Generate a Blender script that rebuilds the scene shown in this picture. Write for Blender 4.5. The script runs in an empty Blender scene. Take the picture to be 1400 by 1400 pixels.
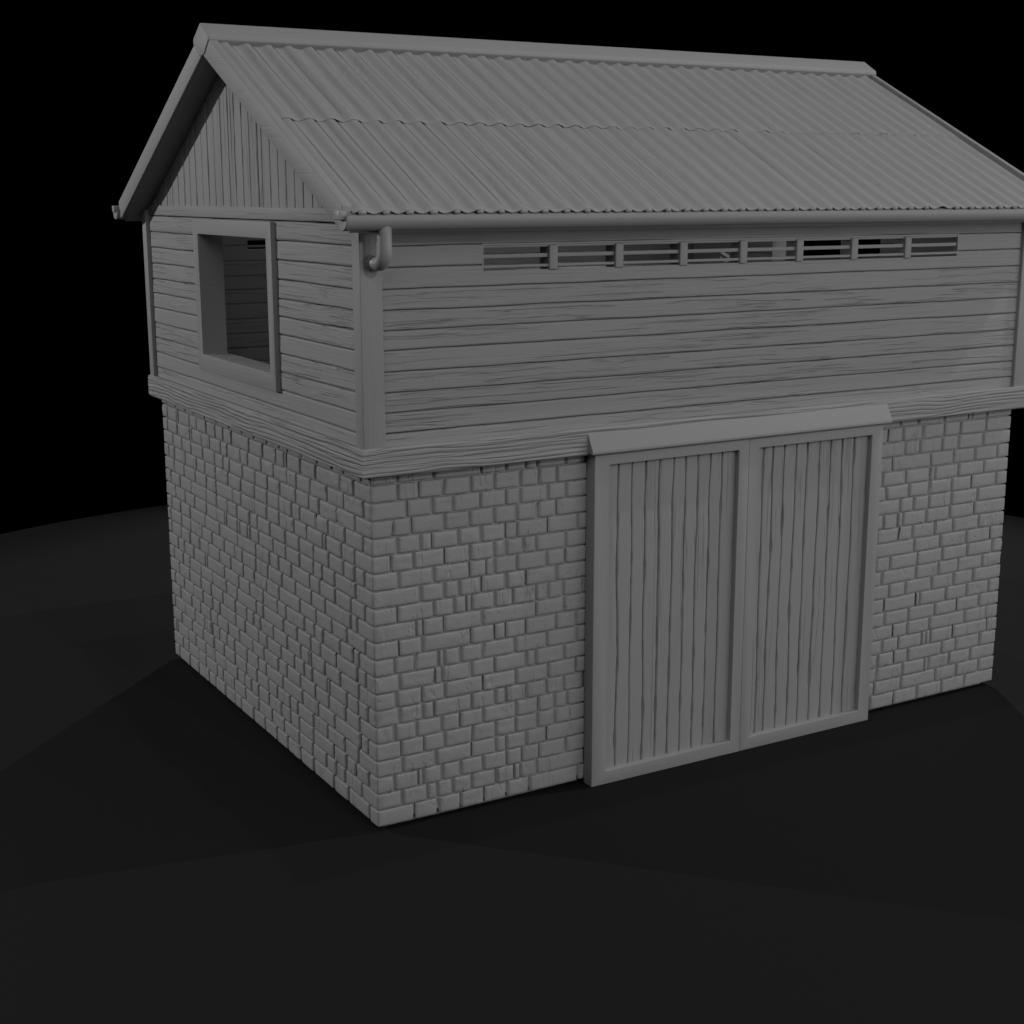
import bpy, math, random
from mathutils import Vector, noise
R = math.radians
sc = bpy.context.scene
COL = sc.collection

# ------------------------------------------------------------------ camera
CAM = Vector((-3.7792, -8.2265, 4.1431))
YAW, PIT, ROL, FPX = 0.5301, -0.2163, -0.0018, 1978.24
cam = bpy.data.cameras.new('camera'); camo = bpy.data.objects.new('camera', cam); COL.objects.link(camo)
fw = Vector((math.sin(YAW)*math.cos(PIT), math.cos(YAW)*math.cos(PIT), math.sin(PIT)))
rt = Vector((math.cos(YAW), -math.sin(YAW), 0)); up = rt.cross(fw)
r2 = rt*math.cos(ROL)+up*math.sin(ROL); u2 = -rt*math.sin(ROL)+up*math.cos(ROL)
from mathutils import Matrix
camo.matrix_world = Matrix(((r2.x, u2.x, -fw.x, CAM.x), (r2.y, u2.y, -fw.y, CAM.y), (r2.z, u2.z, -fw.z, CAM.z), (0, 0, 0, 1)))
cam.sensor_width = 36; cam.lens = 36*FPX/1400; cam.clip_start = .1; cam.clip_end = 200
sc.camera = camo

# ------------------------------------------------------------------ world, exposure
w = bpy.data.worlds.new('World'); sc.world = w; w.use_nodes = True
bg = w.node_tree.nodes['Background']; bg.inputs[0].default_value = (0, 0, 0, 1); bg.inputs[1].default_value = 0
sc.view_settings.view_transform = 'Standard'; sc.view_settings.look = 'None'
sc.view_settings.exposure = 0; sc.view_settings.gamma = 1; sc.view_settings.use_curve_mapping = False

# ------------------------------------------------------------------ studio lamps
CEN = Vector((2.94, 2.19, 1.6))
def spot(name, d, E, dist=30, size=24, blend=.5, rad=.12, tgt=CEN):
    l = bpy.data.lights.new(name, 'SPOT'); o = bpy.data.objects.new(name, l); COL.objects.link(o)
    d = Vector(d).normalized(); o.location = tgt+d*dist
    o.rotation_euler = (-d).to_track_quat('-Z', 'Y').to_euler()
    l.energy = E*4*math.pi*dist*dist; l.spot_size = R(size); l.spot_blend = blend; l.shadow_soft_size = rad
    l.color = (1, 1, 1)
def soft(name, loc, E, size, tgt=CEN):
    l = bpy.data.lights.new(name, 'AREA'); o = bpy.data.objects.new(name, l); COL.objects.link(o)
    o.location = loc; d = Vector(loc)-tgt
    o.rotation_euler = (-d).to_track_quat('-Z', 'Y').to_euler()
    l.shape = 'DISK'; l.size = size; l.energy = E*d.length**2*math.pi; l.specular_factor = .25
spot('lamp_back_left', (-.72, .62, .27), 1.08, size=34, blend=.3)
spot('lamp_front', (.0, -1, .46), .34, size=34, blend=.3)
spot('lamp_right', (.645, -.215, .72), .66, size=34, blend=.3)
spot('lamp_back_right', (.56, .74, .40), .50, size=34, blend=.3)
spot('lamp_overhead', (.0, -.05, 1), .24, size=26.5, blend=.10, rad=.3)
soft('softbox_top', (2.9, 2.2, 22), .04, 14)
soft('softbox_front_right', (15.7, -10.5, 5.5), .39, 12)
soft('softbox_front', (8.5, -15.2, 5.5), .34, 10)
soft('softbox_camera', (-7.7, -8.4, 13), .40, 12)
l = bpy.data.lights.new('loft_fill', 'POINT'); o = bpy.data.objects.new('loft_fill', l); COL.objects.link(o)  # added fill, not a fixture of the barn: brightens the loft interior
o.location = (2.9, 2.2, 4.25); l.energy = 18; l.shadow_soft_size = .4; l.specular_factor = 0

# ------------------------------------------------------------------ materials
def mat(name, val=.30, rough=.6, spec=.25, kind=None, strength=1., dist=.01, base=0.):
    m = bpy.data.materials.new(name); m.use_nodes = True; nt = m.node_tree; N = nt.nodes; L = nt.links
    b = N['Principled BSDF']; b.inputs['Base Color'].default_value = (val, val, val, 1)
    b.inputs['Roughness'].default_value = rough; b.inputs['Specular IOR Level'].default_value = spec
    tc = N.new('ShaderNodeTexCoord')
    def mapped(scale, rot=(0, 0, 0)):
        mp = N.new('ShaderNodeMapping'); mp.inputs['Scale'].default_value = scale; mp.inputs['Rotation'].default_value = rot
        L.new(tc.outputs['Object'], mp.inputs['Vector']); return mp.outputs[0]
    def noi(vec, scale, detail=4, rough_=.55, dist_=0):
        n = N.new('ShaderNodeTexNoise'); n.inputs['Scale'].default_value = scale; n.inputs['Detail'].default_value = detail
        n.inputs['Roughness'].default_value = rough_; n.inputs['Distortion'].default_value = dist_
        L.new(vec, n.inputs['Vector']); return n.outputs['Fac']
    def ramp(v, a, c, x=0., y=1.):
        r = N.new('ShaderNodeMapRange'); r.interpolation_type = 'SMOOTHSTEP'
        for i, q in zip((1, 2, 3, 4), (a, c, x, y)): r.inputs[i].default_value = q
        L.new(v, r.inputs[0]); return r.outputs[0]
    def mth(op, a, c):
        n = N.new('ShaderNodeMath'); n.operation = op
        for i, q in enumerate((a, c)):
            if isinstance(q, (int, float)): n.inputs[i].default_value = q
            else: L.new(q, n.inputs[i])
        return n.outputs[0]
    h = None
    if kind in ('wood_h', 'wood_v', 'wood_s'):
        if kind == 'wood_h': sA, sB, sC = (1.3, 1.3, 42), (.35, .35, 9), (.9, .9, 3)
        elif kind == 'wood_v': sA, sB, sC = (32, 32, 1.1), (9, 9, .35), (3, 3, .9)
        else: sA, sB, sC = (30, 3, 3), (9, 1, 1), (3, 1, 1)
        fine = noi(mapped(sA), 1.6, 5, .6, .25)
        crack = ramp(noi(mapped(sA), .9, 3, .5, .5), .37, .46)
        zone = ramp(noi(mapped(sC), .9, 2, .5), .40, .58)
        if kind == 'wood_h':        # some planks are weathered, others nearly smooth
            sx = N.new('ShaderNodeSeparateXYZ'); L.new(tc.outputs['Object'], sx.inputs[0])
            fl = mth('FLOOR', mth('DIVIDE', mth('ADD', sx.outputs[2], -2.535), .1295), 0)
            wn = N.new('ShaderNodeTexWhiteNoise'); wn.noise_dimensions = '1D'; L.new(fl, wn.inputs['W'])
            zone = mth('MAXIMUM', mth('MULTIPLY', zone, wn.outputs[0]), mth('MULTIPLY', ramp(wn.outputs[0], .5, .9), .75))
            if base: zone = mth('MAXIMUM', zone, mth('MULTIPLY', ramp(noi(mapped((.5, .5, 5)), 1., 2, .5), .36, .55), base))
            if base: zone = mth('MULTIPLY', zone, ramp(sx.outputs[2], 3.55, 3.59, 1., .25))
        inv = mth('SUBTRACT', 1, crack)
        a = mth('MULTIPLY', inv, mth('MULTIPLY', zone, -.7))
        h = mth('ADD', mth('MULTIPLY', fine, mth('ADD', mth('MULTIPLY', zone, .5), .18)), a)
    elif kind == 'beam':
        sx = N.new('ShaderNodeSeparateXYZ'); L.new(tc.outputs['Object'], sx.inputs[0])
        warp = noi(mapped((.55, .55, 2.2)), 1.3, 2, .45, .6)
        arg = mth('ADD', mth('MULTIPLY', sx.outputs[2], 210), mth('MULTIPLY', warp, 26))
        s = mth('POWER', mth('ABSOLUTE', mth('SINE', mth('MULTIPLY', arg, .5), 0), 0), .28)
        s = mth('MULTIPLY', s, ramp(noi(mapped((.7, .7, 14)), 1.4, 3, .5), .30, .60, .35, 1.25))
        h = mth('ADD', s, mth('MULTIPLY', noi(mapped((1.5, 1.5, 40)), 1.5, 4), .5))
    elif kind == 'brick':
        n1 = noi(mapped((1, 1, 1)), 9, 4, .5, .3); n2 = noi(mapped((3, 3, 1)), 5, 3, .6, 1.)
        n3 = ramp(noi(mapped((22, 22, 2.5)), 1., 3, .5, .3), .36, .43); z3 = ramp(noi(mapped((1, 1, 1.6)), 2.2, 2, .5), .50, .62)
        cr = mth('MULTIPLY', mth('SUBTRACT', 1, n3), z3)
        h = mth('ADD', mth('SUBTRACT', mth('MULTIPLY', n1, .9), mth('MULTIPLY', cr, .8)), mth('MULTIPLY', ramp(n2, .28, .40), .5))
    elif kind == 'sheet':
        h = mth('ADD', noi(mapped((3, 1.1, 1.1)), 2.2, 3, .5, .4), mth('MULTIPLY', noi(mapped((14, 1.2, 1.2)), 3, 4, .6), .18))
    elif kind == 'smooth':
        h = noi(mapped((1, 1, 1)), 3, 2)
    if h is not None:
        bp = N.new('ShaderNodeBump'); bp.inputs['Strength'].default_value = strength; bp.inputs['Distance'].default_value = dist
        L.new(h, bp.inputs['Height']); L.new(bp.outputs[0], b.inputs['Normal'])
    return m
G = .30
M = dict(
    brick=mat('clay_brick', G*1.06, .55, .3, 'brick', .8, .010),
    wood_h=mat('clay_wood_horizontal', G, .6, .25, 'wood_h', .9, .011),
    wood_f=mat('clay_wood_front', G, .6, .25, 'wood_h', .9, .012, base=.8),
    wood_v=mat('clay_wood_vertical', G, .6, .25, 'wood_v', .9, .009),
    wood_s=mat('clay_wood_smooth', G, .6, .25, 'wood_v', .35, .004),
    wood_x=mat('clay_wood_long', G, .6, .25, 'wood_h', .4, .004),
    beam=mat('clay_wood_beam', G, .6, .25, 'beam', 1., .0085),
    sheet=mat('clay_corrugated', G*1.02, .5, .3, 'sheet', .5, .02),
    metal=mat('clay_metal', G*1.02, .45, .35, 'smooth', .1, .01),
    disc=mat('dark_stage', .0120, .8, .08, 'smooth', .0, .01),
)

# ------------------------------------------------------------------ mesh helpers
class MB:
    def __init__(s): s.v = []; s.f = []
    def add(s, vs, fs):
        n = len(s.v); s.v += [tuple(a) for a in vs]; s.f += [tuple(i+n for i in f) for f in fs]
    def box(s, x0, x1, y0, y1, z0, z1):
        s.add([(x0, y0, z0), (x1, y0, z0), (x1, y1, z0), (x0, y1, z0), (x0, y0, z1), (x1, y0, z1), (x1, y1, z1), (x0, y1, z1)],
              [(0, 3, 2, 1), (4, 5, 6, 7), (0, 1, 5, 4), (1, 2, 6, 5), (2, 3, 7, 6), (3, 0, 4, 7)])
    def prism(s, prof, p0, p1):         # prof: list of (y, z) or callable ; extruded along x
        n = len(prof)
        s.add([(p0, y, z) for y, z in prof]+[(p1, y, z) for y, z in prof],
              [tuple(range(n)), tuple(range(2*n-1, n-1, -1))]+[(i, i+n, (i+1) % n+n, (i+1) % n) for i in range(n)])
    def grid(s, rows):                  # rows of equal length lists of points
        n = len(s.v); c = len(rows[0])
        for r in rows: s.v += [tuple(p) for p in r]
        for j in range(len(rows)-1):
            for i in range(c-1):
                a = n+j*c+i; s.f.append((a, a+1, a+c+1, a+c))
    def tube(s, pts, rad, seg=20, caps=True):
        rings = []; pts = [Vector(p) for p in pts]; prev = None
        for i, p in enumerate(pts):
            t = (pts[min(i+1, len(pts)-1)]-pts[max(i-1, 0)]).normalized()
            a = prev-t*prev.dot(t) if prev else (Vector((1, 0, 0)) if abs(t.x) < .9 else Vector((0, 1, 0)))-t*0
            a = (a-t*a.dot(t)).normalized(); prev = a; b = t.cross(a)
            r = rad[i] if isinstance(rad, (list, tuple)) else rad
            rings.append([p+(a*math.cos(q)+b*math.sin(q))*r for q in [2*math.pi*k/seg for k in range(seg)]])
        n = len(s.v)
        for r in rings: s.v += [tuple(q) for q in r]
        for j in range(len(rings)-1):
            for k in range(seg):
                a = n+j*seg+k; b = n+j*seg+(k+1) % seg; s.f.append((a, b, b+seg, a+seg))
        if caps:
            s.f.append(tuple(range(n+seg-1, n-1, -1))); m = n+(len(rings)-1)*seg; s.f.append(tuple(range(m, m+seg)))
    def build(s, name, m, parent=None, smooth=True, angle=35, bevel=0, label=None, fix=False):
        me = bpy.data.meshes.new(name); me.from_pydata(s.v, [], s.f); me.materials.append(m)
        import bmesh
        bm = bmesh.new(); bm.from_mesh(me)
        if fix: bmesh.ops.recalc_face_normals(bm, faces=bm.faces)
        if bevel:
            es = [e for e in bm.edges if len(e.link_faces) == 2 and e.calc_face_angle(0) > R(20)]
            bmesh.ops.bevel(bm, geom=es, offset=bevel, segments=3, affect='EDGES', profile=.5, clamp_overlap=True)
        if smooth:
            for f in bm.faces: f.smooth = True
            for e in bm.edges:
                if len(e.link_faces) == 2 and e.calc_face_angle(0) > R(angle): e.smooth = False
        bm.to_mesh(me); bm.free()
        o = bpy.data.objects.new(name, me); COL.objects.link(o)
        if parent: o.parent = parent
        if label: o['label'] = label
        return o
def nz(x, y, z=0.): return noise.noise(Vector((x, y, z)))

# ------------------------------------------------------------------ dimensions (metres)
W, D = 5.883, 4.380
YR = D/2; SL = .505
GZ = -.034                                   # stage height

# ------------------------------------------------------------------ stage
def stage():
    mb = MB(); n = 160; r = 8.56; cx, cy = 3.09, 2.54
    prof = [(r, GZ-.10), (r, GZ-.012), (r-.012, GZ), (0.0001, GZ)]
    rows = [[(cx+q*math.cos(a), cy+q*math.sin(a), z) for a in [2*math.pi*k/n for k in range(n+1)]] for q, z in prof]
    mb.grid(rows)
    o = mb.build('ground', M['disc'], None, angle=30); o['kind'] = 'structure'
stage()

barn = bpy.data.objects.new('barn', None); COL.objects.link(barn); barn.location = (0, 0, 0)
barn['label'] = 'grey barn with brick base, plank upper storey and corrugated gable roof'
barn['category'] = 'barn'

# ------------------------------------------------------------------ brick base
CH = .1165
def perim(s):                                # closed loop starting at the front left corner
    P = 2*(W+D); s %= P
    if s < W: return Vector((s, 0, 0)), Vector((0, -1, 0))
    s -= W
    if s < D: return Vector((W, s, 0)), Vector((1, 0, 0))
    s -= D
    if s < W: return Vector((W-s, D, 0)), Vector((0, 1, 0))
    s -= W
    return Vector((0, D-s, 0)), Vector((-1, 0, 0))
CORN = [0, W, W+D, 2*W+D, 2*(W+D)]
# joints read off the photograph for the panel left of the doors (crop pixels, row 0 at the bottom)
ROWS = {20: [147, 263, 413, 495, 560, 595, 685], 19: [147, 218, 296, 383, 458, 540, 600, 657], 18: [180, 260, 325, 413, 497, 540, 628, 687],
        17: [133, 195, 298, 380, 457, 530, 595, 657], 16: [147, 222, 258, 343, 415, 495, 530, 628, 725], 15: [127, 200, 300, 380, 457, 495, 552, 592, 685],
        14: [152, 265, 380, 433, 458, 530, 625, 685], 13: [222, 298, 345, 418, 495, 560, 655], 12: [150, 265, 330, 368, 385, 460, 515, 592, 628, 678],
        11: [208, 232, 298, 418, 590, 680], 10: [155, 228, 383, 460, 495, 560, 655], 9: [140, 205, 280, 297, 350, 422, 523, 625],
        8: [155, 270, 290, 383, 457, 560, 590, 680], 7: [145, 228, 300, 422, 527, 628, 720], 6: [155, 230, 265, 385, 460, 495, 560, 623, 678],
        5: [140, 210, 290, 350, 422, 527, 595, 650, 690], 4: [160, 232, 300, 387, 463, 525, 595, 650], 3: [165, 270, 387, 463, 495, 560, 625],
        2: [140, 215, 230, 290, 350, 422, 495, 545, 600, 685], 1: [165, 245, 275, 325, 385, 463, 520, 540, 592], 0: [205, 280, 350, 427, 497, 570, 725]}
def pix_x(c, z):                             # crop column -> x on the front wall plane y = 0
    px = c/2.3333+480
    lo, hi = -.5, 7.
    for _ in range(40):
        m = (lo+hi)/2; d = Vector((m, 0, z))-CAM
        if 700+FPX*d.dot(r2)/d.dot(fw) < px: lo = m
        else: hi = m
    return lo
def bricks():
    rnd = random.Random(5); mb = MB()
    P = 2*(W+D)
    def one(s0, s1, z0, z1):
        rec = .020; off = rnd.uniform(-.0012, .0012); gap = .0030; vg = rnd.uniform(.004, .009)
        L_ = s1-s0
        if rnd.random() < .12 and L_ > .15: vg = rnd.uniform(.008, .013)
        if z0 > 2.3: vg = .003
        a0, a1 = s0+vg*rnd.uniform(.4, 1), s1-vg*rnd.uniform(.4, 1)
        L = a1-a0; e = [0, .008, .015, .023]
        k0, k1 = [1 if rnd.random() < .8 else rnd.uniform(.25, .7) for _ in range(2)]
        t0, t1 = [rnd.uniform(-.02, .02) if rnd.random() < .93 else rnd.uniform(-.22, .22) for _ in range(2)]
        sc_ = min(1, L/.07); e1 = [q*sc_ for q in e]
        cols = [a0+q for q in e1]+[a1-q for q in reversed(e1)]
        k = max(1, int((L-.040)/.05))
        cols += [a0+.020*sc_+(L-.040*sc_)*i/(k+1) for i in range(1, k+1)]
        cs = [c for c in CORN if a0+.01 < c < a1-.01]
        for c in cs:
            cols = [q for q in cols if abs(q-c) > .014]+[c-.009, c, c+.009]
        cols.sort()
        h0, h1 = z0+gap, z1-gap; H = h1-h0; ez = [0, .003, .006, .012]
        if z0 < .01: h0 = z0
        rws = [h0+q for q in ez]+[h0+H*.32, (h0+h1)/2, h0+H*.7]+[h1-q*.8 for q in reversed(ez)]
        g = [0, .58, .93, 1]
        def gg(d, E):
            if d >= E[3]: return 1
            for i in range(3):
                if d < E[i+1]: return g[i]+(g[i+1]-g[i])*(d-E[i])/(E[i+1]-E[i])
            return 1
        seed = rnd.uniform(0, 99); rough = rnd.random() < .13; tl = rnd.uniform(-.0015, .0015)
        rows = []
        for z in rws:
            r = []
            for s in cols:
                lf = s-a0 < a1-s; kk = k0 if lf else k1
                f = (1-kk*(1-gg(min(s-a0, a1-s), e1 if sc_ < 1 else e)))*gg(min(z-h0, (h1-z)/.8), ez)
                dm = min(s-a0, a1-s); tt = (t0 if lf else t1)*max(0, 1-dm/.05)*(z-(h0+h1)/2) if L > .12 else 0
                p, nrm = perim(s+(tt if not any(abs(s-c) < .03 for c in CORN) else 0))
                for c in CORN:
                    if abs(s-c) < 1e-5:
                        na, nb = perim(c-.01)[1], perim(c+.01)[1]; nrm = (na+nb)
                    elif abs(s-c) < .0091: pass
                dsp = -rec*(1-f)+off+tl*(s-a0)/max(L, .01)*f+.0022*nz(s*9, z*9, seed)*f
                if rough: dsp += .012*(abs(nz(s*22, z*22, seed))-.25)*f
                for c in cs:
                    if abs(s-c) < 1e-5: dsp -= .0035
                sw = .0035*nz(s*3, z*30, 3)
                q = p+nrm*dsp; q.z = z+.0035*nz(s*2.3, z*8, 7)+.0015*nz(s*14, z*9, seed)
                r.append(q)
            rows.append(r)
        mb.grid(rows)
    for k in range(21):
        z0 = k*CH; z1 = z0+CH
        js = []
        if k in ROWS: js = [pix_x(c, z0+CH/2) for c in ROWS[k]]
        s = max(js) if js else .2
        end = P-[.13, .27][k % 2]*rnd.uniform(.9, 1.15)
        while True:
            u = rnd.random()
            step = rnd.choice([.27, .29, .30, .25, .26]) if u < .60 else (rnd.uniform(.34, .44) if u < .72 else (rnd.uniform(.15, .19) if u < .88 else (rnd.uniform(.20, .24) if u < .95 else rnd.uniform(.035, .06))))
            s2 = s+step
            for c in CORN[1:4]:                       # bricks turn the other corners too
                if abs(s2-c) < .08: s2 = c+[.13, .26][k % 2]
            s = s2
            if s > end-.08: break
            js.append(s)
        js.append(end); js.sort()
        # wrapping corner brick
        js2 = js
        for a, b in zip(js2[:-1], js2[1:]): one(a, b, z0, z1)
        a = js2[-1]; b = js2[0]+P
        one(a, b, z0, z1)
    o = mb.build('brick_courses', M['brick'], None, angle=60)
    return o
wall = MB(); r_ = .0205
wall.box(r_, W-r_, r_, D-r_, .03, 2.44); wall.box(.07, W-.07, .07, D-.07, GZ, .028)
wb = wall.build('brick_wall', M['brick'], barn)
bk = bricks(); bk.parent = wb

# ------------------------------------------------------------------ generic boarded surface
def boards(mb, org, U, V, N, u0, u1, joints, depth=.022, holes=(), vtop=None, step=.05, wob=.003, seed=0., flip=False, rnd=None, lap=.004, gapn=.0):
    """planks running along U, stacked along V; joints = V values; holes = (ua, ub, va, vb)"""
    rnd = rnd or random.Random(int(seed)+3)
    org, U, V, N = Vector(org), Vector(U), Vector(V), Vector(N)
    us = [u0]; n = max(2, int((u1-u0)/step))
    us = [u0+(u1-u0)*i/n for i in range(n+1)]
    for h in holes: us += [h[0], h[1]]
    us = sorted(set(round(a, 5) for a in us))
    for j in range(len(joints)-1):
        a, b = joints[j], joints[j+1]; H = b-a; off = rnd.uniform(-.0015, .0015)
        e = min(.004, H*.08)
        vs = [(a, -depth, 1), (a+e*.6, -depth*.55, 1), (a+e, -.003, 1), (a+e*2.2, lap*.4, 1), (a+e*4.5, lap*.4, .9), ((a+b)/2, 0, 0), (b-e*4.5, -lap*.2, .9), (b-e*2.2, -lap*.3, 1), (b-e, -.004, 1), (b-e*.4, -depth*.6, 1), (b, -depth, 1)]
        for h in holes:
            for hv in (h[2], h[3]):
                if a < hv < b:
                    vs = [q for q in vs if abs(q[0]-hv) > .004]+[(hv, 0, 0)]
        vs.sort()
        rows = []
        for v, d, k in vs:
            r = []
            for u in us:
                jb = a if v < (a+b)/2 else b
                edge = 1 if k else 0
                wv = wob*nz(u*1.7, jb*13, seed)*1.6+wob*.6*nz(u*7, jb*13, seed+5)
                dd = d+off+.0018*nz(u*1.3, v*9, seed+2)
                vv = v+wv*k
                if gapn and k == 1: vv += (1 if v < (a+b)/2 else -1)*gapn*max(0, nz(u*5.5, jb*31, seed+7)+.25*nz(u*19, jb*31, seed))*(0 if d <= -depth else 1)
                if vtop: vv = min(vv, vtop(u))
                r.append(org+U*u+V*vv+N*dd)
            rows.append(r)
        base = len(mb.v); c = len(us)
        for r in rows: mb.v += [tuple(p) for p in r]
        for jj in range(len(rows)-1):
            vm = (vs[jj][0]+vs[jj+1][0])/2
            for i in range(c-1):
                um = (us[i]+us[i+1])/2
                if any(h[0] < um < h[1] and h[2] < vm < h[3] for h in holes): continue
                q = base+jj*c+i; f = (q, q+1, q+c+1, q+c)
                mb.f.append(tuple(reversed(f)) if flip else f)

HJ = [2.53, 2.665, 2.793, 2.922, 3.052, 3.187, 3.312, 3.435, 3.567, 3.701, 3.832, 3.965]
T = .165; FY = -.040                          # wall face plane; wall thickness
VENT = (.812, 5.075, 3.662, 3.822)
WIN = (1.493, 2.958, 2.902, 3.842)
def walls():
    e0, e1 = -.03, W+.03
    for (name, lab, org, U, N, L, holes) in (
        ('plank_wall', 'front plank wall with long row of vents', (0, FY, 0), (1, 0, 0), (0, -1, 0), W, [VENT]),
        ('plank_wall', None, (W, D-FY, 0), (-1, 0, 0), (0, 1, 0), W, [(W-VENT[1], W-VENT[0], VENT[2], VENT[3])]),
        ('plank_wall', 'gable end plank wall with square window opening', (FY, D, 0), (0, -1, 0), (-1, 0, 0), D, [(D-WIN[1], D-WIN[0], WIN[2], WIN[3])]),
        ('plank_wall', None, (W-FY, 0, 0), (0, 1, 0), (1, 0, 0), D, [WIN])):
        mb = MB(); U = Vector(U); N = Vector(N); org = Vector(org)
        jo = HJ+[4.03] if L == W else HJ
        boards(mb, org, U, (0, 0, 1), N, -.0, L, jo, holes=holes, seed=10+L)
        boards(mb, org-N*T, U, (0, 0, 1), -N, .13, L-.13, jo, depth=.012, holes=holes, seed=30+L, flip=True, wob=.0015)
        mb.build(name, M['wood_f' if L == W else 'wood_h'], barn, angle=70, label=lab)
walls()
# floor inside
f = MB(); f.box(.1, W-.1, .1, D-.1, 2.45, 2.50); f.build('upper_floor', M['wood_x'], barn)

# ------------------------------------------------------------------ sill beam
def beam():
    mb = MB(); b = .087; z0, z1 = 2.397, 2.583
    def ring(off, z): return [(-off, -off, z), (W+off, -off, z), (W+off, D+off, z), (-off, D+off, z)]
    prof = [(-.05, z0), (b-.010, z0), (b, z0+.010), (b+.001, (z0+z1)/2), (b, z1-.012), (b-.012, z1), (.0, z1)]
    n = len(mb.v)
    for off, z in prof: mb.v += ring(off, z)
    for j in range(len(prof)-1):
        for k in range(4):
            a = n+j*4+k; c = n+j*4+(k+1) % 4; mb.f.append((a, c, c+4, a+4))
    mb.build('sill_beam', M['beam'], barn, angle=30)
beam()

# ------------------------------------------------------------------ corner posts
p = .070
def post(x0, x1, y0, y1):
    mb = MB(); mb.box(x0, x1, y0, y1, 2.575, 4.02); mb.build('corner_post', M['wood_s'], barn, bevel=.006)
pg = .085                                      # width on the gable side
post(-p, -p+.153, -p, -p+pg+.03); post(-p, -p+.12, D+p-pg-.03, D+p)
post(W+p-.153, W+p, -p, -p+pg+.03); post(W+p-.153, W+p, D+p-pg-.03, D+p)

# ------------------------------------------------------------------ gables
def zb(y, base): return base-SL*abs(y-YR)
def gable(x, N, org_y, sgn):
    mb = MB(); rnd = random.Random(4)
    js = [.12]; 
    while js[-1] < D-.2:
        js.append(js[-1]+rnd.choice([.145, .15, .16, .155, .07]) if js[-1] < D-.3 else D-.1)
    # vertical planks: U = vertical, V = along the wall
    us = None
    for j in range(len(js)-1):
        a, b = js[j], js[j+1]; e = .006; off = rnd.uniform(-.002, .002)
        vs = [(a, -.02), (a+e*.7, -.012), (a+e, -.002), (a+3*e, 0), ((a+b)/2, 0), (b-3*e, 0), (b-e, -.003), (b-e*.6, -.012), (b, -.02)]
        rows = []
        for v, d in vs:
            r = []
            top = zb(v, 5.16)
            for i in range(17):
                z = 4.04+(top-4.04)*i/16
                jb = a if v < (a+b)/2 else b
                wv = .004*nz(z*2.2, jb*9, 1)+((1 if v < (a+b)/2 else -1)*.012*max(0, nz(z*6, jb*31, 4)) if a+.001 < v < b-.001 and (v < a+.02 or v > b-.02) else 0)
                r.append((x+N*(d+off), v+wv, z))
            rows.append(r)
        mb.grid(rows)
    mb.build('gable_boards', M['wood_v'], barn, angle=70, fix=False)
    # inner face closes the gable
    mi = MB(); mi.add([(x-N*.06, .1, 4.0), (x-N*.06, D-.1, 4.0), (x-N*.06, YR, 5.13)], [(0, 1, 2)]); 
    mi.add([(x-N*.03, .1, 4.0), (x-N*.03, D-.1, 4.0), (x-N*.03, YR, 5.13)], [(0, 2, 1)]); mi.build('gable_lining', M['wood_x'], barn)
    t = MB(); yy = .0
    xa, xb = sorted((x+N*.012, x-N*.12))
    t.box(xa, xb, .02, D-.02, 3.972, 4.057); t.build('tie_beam', M['wood_h'], barn, bevel=.004)
gable(-.030, -1, 0, 1); gable(W+.030, 1, 0, 1)
# wall plate under the eaves, front and back
for y0, y1 in ((-.062, -.005), (D+.005, D+.062)):
    t = MB(); t.box(.083, W-.083, y0, y1, 3.955, 4.045) ; t.build('wall_plate', M['wood_x'], barn, bevel=.003)

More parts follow.
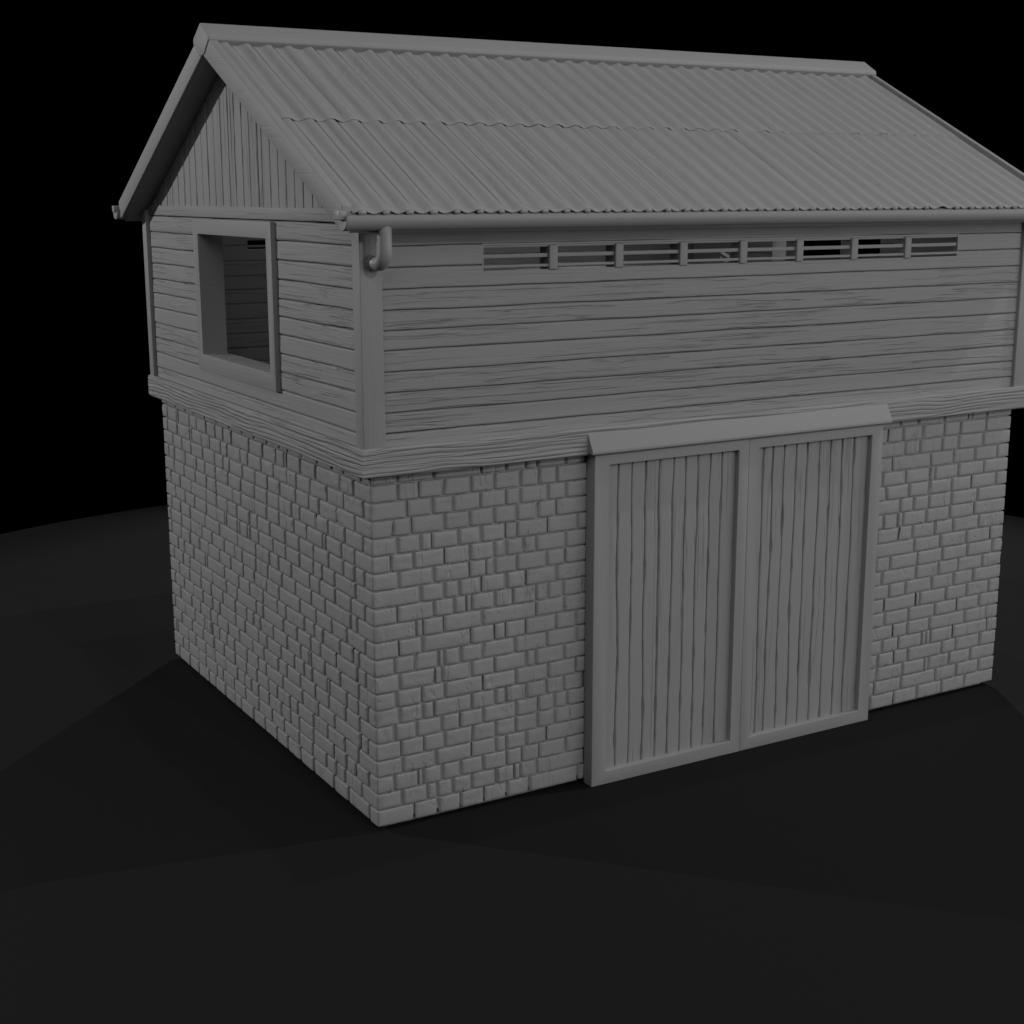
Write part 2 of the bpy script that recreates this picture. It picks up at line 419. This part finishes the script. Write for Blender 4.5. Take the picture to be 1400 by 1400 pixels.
# ------------------------------------------------------------------ roof
RX0, RX1 = -.19, W+.19
EY = -.20
deck = MB()
so = 5.125; to = 5.233
deck.prism([(EY+.002, zb(EY+.002, so)), (YR, so), (D-EY-.02, zb(EY+.002, so)), (D-EY-.02, zb(EY+.002, to)), (YR, to), (EY+.002, zb(EY+.002, to))], RX0+.002, RX1-.002)
roof = deck.build('roof', M['wood_x'], barn, fix=True)
def sheet(side, ya, yb, base, seed, upper):
    # ya lower end, yb upper end measured on the front slope; mirrored for the rear
    mb = MB(); per = .1602; A = .0112; th = .004 if upper else .013
    x0, x1 = -.172, W+.190
    n = int((x1-x0)/(per/(12 if side else 40)))
    xs = [x0+(x1-x0)*i/n for i in range(n+1)]
    nr = 12 if side else 26
    ys = [ya+(yb-ya)*i/nr for i in range(nr+1)]
    ang = math.atan(SL); nrm = Vector((0, -math.sin(ang), math.cos(ang)))
    def ss(a): a = max(0, min(1, a)); return a*a*(3-2*a)
    def pt(x, y, dn):
        wx = .006*nz(y*1.5, x*6, seed)
        u = (x+wx-.049+.003*nz(x*.9, seed))/per; k = math.floor(u+.5); d = (u-k)*per     # distance from the nearest rib
        pr = A*math.cos(2*math.pi*u)
        # crease along the right foot of every rib, deeper on some, fading towards the sheet ends
        cst = .80+.75*nz(k*7.7, seed*3+1)+.35*nz(k*3.1, y*1.6, seed)
        c1 = math.exp(-((d-.040)/.0100)**2)*max(0, cst)*.0270
        c2 = math.exp(-((d+.058)/.008)**2)*max(0, .5*nz(k*5.3, y*1.1, seed+8))*.014
        pr -= (c1+c2)*ss((y-ya-.03)/.14)
        if not upper: pr += (1-ss((y-ya)/.10))*.003
        lift = .0035*nz(x*.8, y*.9, seed+9)+.0022*nz(x*6, y*2.5, seed+4)+.0014*nz(x*30, y*3, seed+6)
        h = pr+lift+dn
        q = Vector((x, y, zb(y, base)))+nrm*h
        if side: q.y = D-q.y
        return q
    rows = [[pt(x, ya+.002, -th*.9) for x in xs], [pt(x, ya-.005, -th*.5) for x in xs], [pt(x, ya-.003, -.001) for x in xs]]+[[pt(x, y, 0) for x in xs] for y in ys]
    rows += [[pt(x, yb, -th) for x in xs]]
    mb.grid(rows); mb.grid([[pt(x, ya+.002, -th*.9) for x in xs], [pt(x, yb, -th) for x in xs]])
    if not upper:                                   # rolled plugs closing the rib ends at the eave
        rnd = random.Random(seed); k = 0
        x = .049-per
        while x < W+.17:
            if x > -.15 and rnd.random() < .93:
                r = rnd.uniform(.023, .030); cz = Vector((x+rnd.uniform(-.004, .004), ya-.001, zb(ya, base)))+nrm*(-.007)
                rr = []
                for a in range(9):
                    th_ = math.pi*a/8
                    rr.append([(cz.x-math.cos(th_)*r, (lambda q: D-q if side else q)(cz.y-.014*math.sin(th_)*math.cos(b)), cz.z+math.sin(th_)*math.sin(b)*r*.75) for b in [2*math.pi*q/10 for q in range(11)]])
                mb.grid(rr)
            x += per
    o = mb.build('corrugated_sheet', M['sheet'], roof, angle=50)
for side in (0, 1):
    sheet(side, EY-.015, 1.0, 5.258, 1+side*20, 0)
    sheet(side, .930, YR-.01, 5.2635, 2+side*20, 1)
# ridge cap
def cap():
    mb = MB(); pr = [(YR, 5.336), (YR+.160, 5.240), (YR+.168, 5.207), (YR+.06, 5.118), (YR, 5.108), (YR-.06, 5.118), (YR-.168, 5.207), (YR-.160, 5.240)]
    mb.prism([(y, z) for y, z in pr], -.238, W+.238)
    mb.build('ridge_cap', M['wood_x'], roof, bevel=.008, fix=True)
cap()
def barge(x0, x1, side):
    mb = MB(); yl, yh = EY+.055, YR-.02
    def Y(y): return D-y if side else y
    pr = [(yh, zb(yh, 5.118)), (yl, zb(yl, 5.118)), (yl-.045, zb(yl-.045, 5.118)+.085), (yl-.045, zb(yl-.045, 5.286)), (yh, zb(yh, 5.286))]
    mb.prism([(Y(y), z) for y, z in pr], x0, x1)
    mb.build('barge_board', M['wood_x'], roof, bevel=.008, fix=True)
for s in (0, 1):
    barge(-.230, -.165, s); barge(W+.180, W+.230, s)
# ------------------------------------------------------------------ gutters
def gutter(side):
    yc = -.236; zc = 4.000; r = .069
    def Y(y): return D-y if side else y
    mb = MB(); xs = [-.252, -.246]+[-.24+(W+.48)*i/60 for i in range(61)]+[W+.246, W+.252]
    rows = []
    for x in xs:
        rr = r-(.005 if x in (xs[0], xs[-1]) else 0); dz = .003*nz(x*.5, side+2)
        prof = [(-math.cos(a)*rr, -math.sin(a)*rr) for a in [math.pi*k/18 for k in range(19)]]
        prof = [(-rr, .022)]+prof+[(rr, .022), (rr-.010, .022), (rr-.010, 0)]+[(math.cos(a)*(rr-.010), -math.sin(a)*(rr-.010)) for a in [math.pi*k/12 for k in range(1, 12)]]+[(-rr+.010, 0), (-rr+.010, .022), (-rr, .022)]
        rows.append([(x, Y(yc+a), zc+b+dz) for a, b in prof])
    mb.grid(rows)
    for x, s in ((-.252, 1), (W+.252, -1)):      # half round end plates
        pr = [(-math.cos(a)*(r-.004), -math.sin(a)*(r-.004)) for a in [math.pi*k/16 for k in range(17)]]
        mb.prism([(Y(yc+a), zc+b) for a, b in pr], x, x+.012*s)
    g = mb.build('gutter', M['metal'], barn, angle=50, fix=True)
    for x in (-.286+.018*side, W+.241-.018*side):                    # square lugs on the ends
        b = MB(); ya, yb = sorted((Y(yc-.038), Y(yc+.034))); b.box(x, x+.045, ya, yb, zc-.004, zc+.050); b.build('end_lug', M['metal'], g, bevel=.005)
gutter(0); gutter(1)
# downpipe
def pipe():
    mb = MB(); x = .018; y = -.245; pts = []
    zt = 3.962
    pts = [(x, y, zt), (x, y, zt-.006)]+[(x, y, 3.95-.02*i) for i in range(0, 7)]
    cr = .085; zc = 3.818
    for k in range(1, 9):
        a = math.pi/2*k/8; pts.append((x-.0*k, y+cr*(1-math.cos(a)), zc-cr*math.sin(a)))
    for k in range(1, 4): pts.append((x, y+cr+.025*k, zc-cr))
    n = len(pts); mb.tube(pts, [.039, .043]+[.0445]*(n-2), 28)
    o = mb.build('downpipe', M['metal'], barn, angle=50)
    c = MB(); c.tube([(x, -.096, zc-cr), (x, -.092, zc-cr), (x, -.076, zc-cr), (x, -.066, zc-cr)], [.048, .052, .052, .052], 28); c.build('pipe_collar', M['metal'], o, angle=50)
pipe()

# ------------------------------------------------------------------ window on the gable
def window(side):
    mb = MB(); xo = -.074
    def X(x): return W-x if side else x
    oy0, oy1, oz0, oz1 = 1.386, 3.075, 2.776, 3.960
    iy0, iy1, iz0, iz1 = WIN
    inn = FY+T                                     # inner wall face
    ro = [(oy0, oz0), (oy1, oz0), (oy1, oz1), (oy0, oz1)]
    ri = [(iy0, iz0), (iy1, iz0), (iy1, iz1), (iy0, iz1)]
    vs = [(X(FY+.004), y, z) for y, z in ro]+[(X(xo), y, z) for y, z in ro]+[(X(xo), y, z) for y, z in ri]+[(X(inn+.004), y, z) for y, z in ri]
    fs = []
    for j in range(3):
        for k in range(4):
            a = j*4+k; b = j*4+(k+1) % 4; fs.append((a, b, b+4, a+4) if side else (a, a+4, b+4, b))
    mb.add(vs, fs); mb.build('window_frame', M['wood_x'], barn, bevel=.006)
window(0); window(1)

# ------------------------------------------------------------------ vents
def vents(side):
    def Y(y): return D-y if side else y
    ua, ub, za, zb_ = VENT
    yi = FY+T
    fr = MB()                                      # lining of the long slot
    y0, y1 = sorted((Y(FY+.002), Y(yi)))
    fr.box(ua-.012, ua, y0, y1, za-.012, zb_+.012); fr.box(ub, ub+.012, y0, y1, za-.012, zb_+.012)
    fr.box(ua, ub, y0, y1, za-.012, za); fr.box(ua, ub, y0, y1, zb_, zb_+.012)
    v = fr.build('vent', M['wood_x'], barn)
    for px_ in (1.334, 1.858, 2.398, 2.928, 3.452, 3.988, 4.536):
        m = MB(); a, b = sorted((Y(FY-.013), Y(FY+.115))); m.box(px_-.034, px_+.034, a, b, za-.006, zb_-.004); m.build('mullion', M['wood_x'], v, bevel=.010)
    m = MB()
    for z, h, dy in ((3.752, .013, .02), (3.687, .0095, .012)):
        a, b = sorted((Y(FY+dy-.012), Y(FY+dy+.02))); m.box(ua, ub, a, b, z-h, z+h)
    a, b = sorted((Y(FY+.006), Y(FY+.03))); m.box(ua, ub, a, b, 3.806, zb_)
    m.build('vent_bars', M['wood_x'], v, bevel=.004)
vents(0); vents(1)

# ------------------------------------------------------------------ doors
def doors():
    x0, x1, z0, z1 = 1.640, 4.326, -.031, 2.397; dp = -.104; rec = dp+.045; xm = 2.995
    rnd = random.Random(8)
    J = [[1.766, 1.800, 1.891, 1.994, 2.12, 2.236, 2.351, 2.459, 2.576, 2.689, 2.794, 2.905],
         [3.100, 3.115, 3.2, 3.289, 3.384, 3.503, 3.63, 3.748, 3.875, 3.999, 4.105, 4.212]]
    J = [[1.764, 1.872, 1.986, 2.105, 2.224, 2.342, 2.452, 2.563, 2.672, 2.782, 2.903],
         [3.095, 3.172, 3.262, 3.372, 3.486, 3.600, 3.720, 3.838, 3.958, 4.075, 4.212]]
    for q, (a, b, la, lb) in enumerate(((x0, xm, J[0][0], J[0][-1]), (xm, x1, J[1][0], J[1][-1]))):
        zi0, zi1 = .070, 2.318
        ro = [(a, z0), (b, z0), (b, z1), (a, z1)]; ri = [(la, zi0), (lb, zi0), (lb, zi1), (la, zi1)]
        mb = MB()
        yb = -.002
        vs = [(x, yb, z) for x, z in ro]+[(x, dp, z) for x, z in ro]+[(x, dp, z) for x, z in ri]+[(x, rec+.03, z) for x, z in ri]
        fs = []
        for j in range(3):
            for k in range(4):
                i0 = j*4+k; i1 = j*4+(k+1) % 4; fs.append((i0, i1, i1+4, i0+4))
        mb.add(vs, fs)
        dr = mb.build('door', M['wood_s'], barn, bevel=.006, label=['left door leaf of vertical planks', 'right door leaf of vertical planks'][q])
        pm = MB()
        jj = [J[q][0]-.01]+J[q][1:-1]+[J[q][-1]+.01]
        boards(pm, (0, rec, 0), (0, 0, 1), (1, 0, 0), (0, -1, 0), zi0-.01, zi1+.01, jj, depth=.020, step=.035, wob=.0075, seed=40+q, flip=True, lap=.001, gapn=.016)
        pm.build('door_planks', M['wood_v'], dr, angle=70)
doors()
def canopy():
    mb = MB(); x0, x1 = 1.592, 4.370
    pr = [(-.060, 2.552), (-.088, 2.548), (-.150, 2.428), (-.150, 2.410), (-.140, 2.404), (-.060, 2.43)]
    mb.prism(pr, x0, x1); mb.build('door_canopy', M['wood_x'], barn, bevel=.004, fix=True)
canopy()
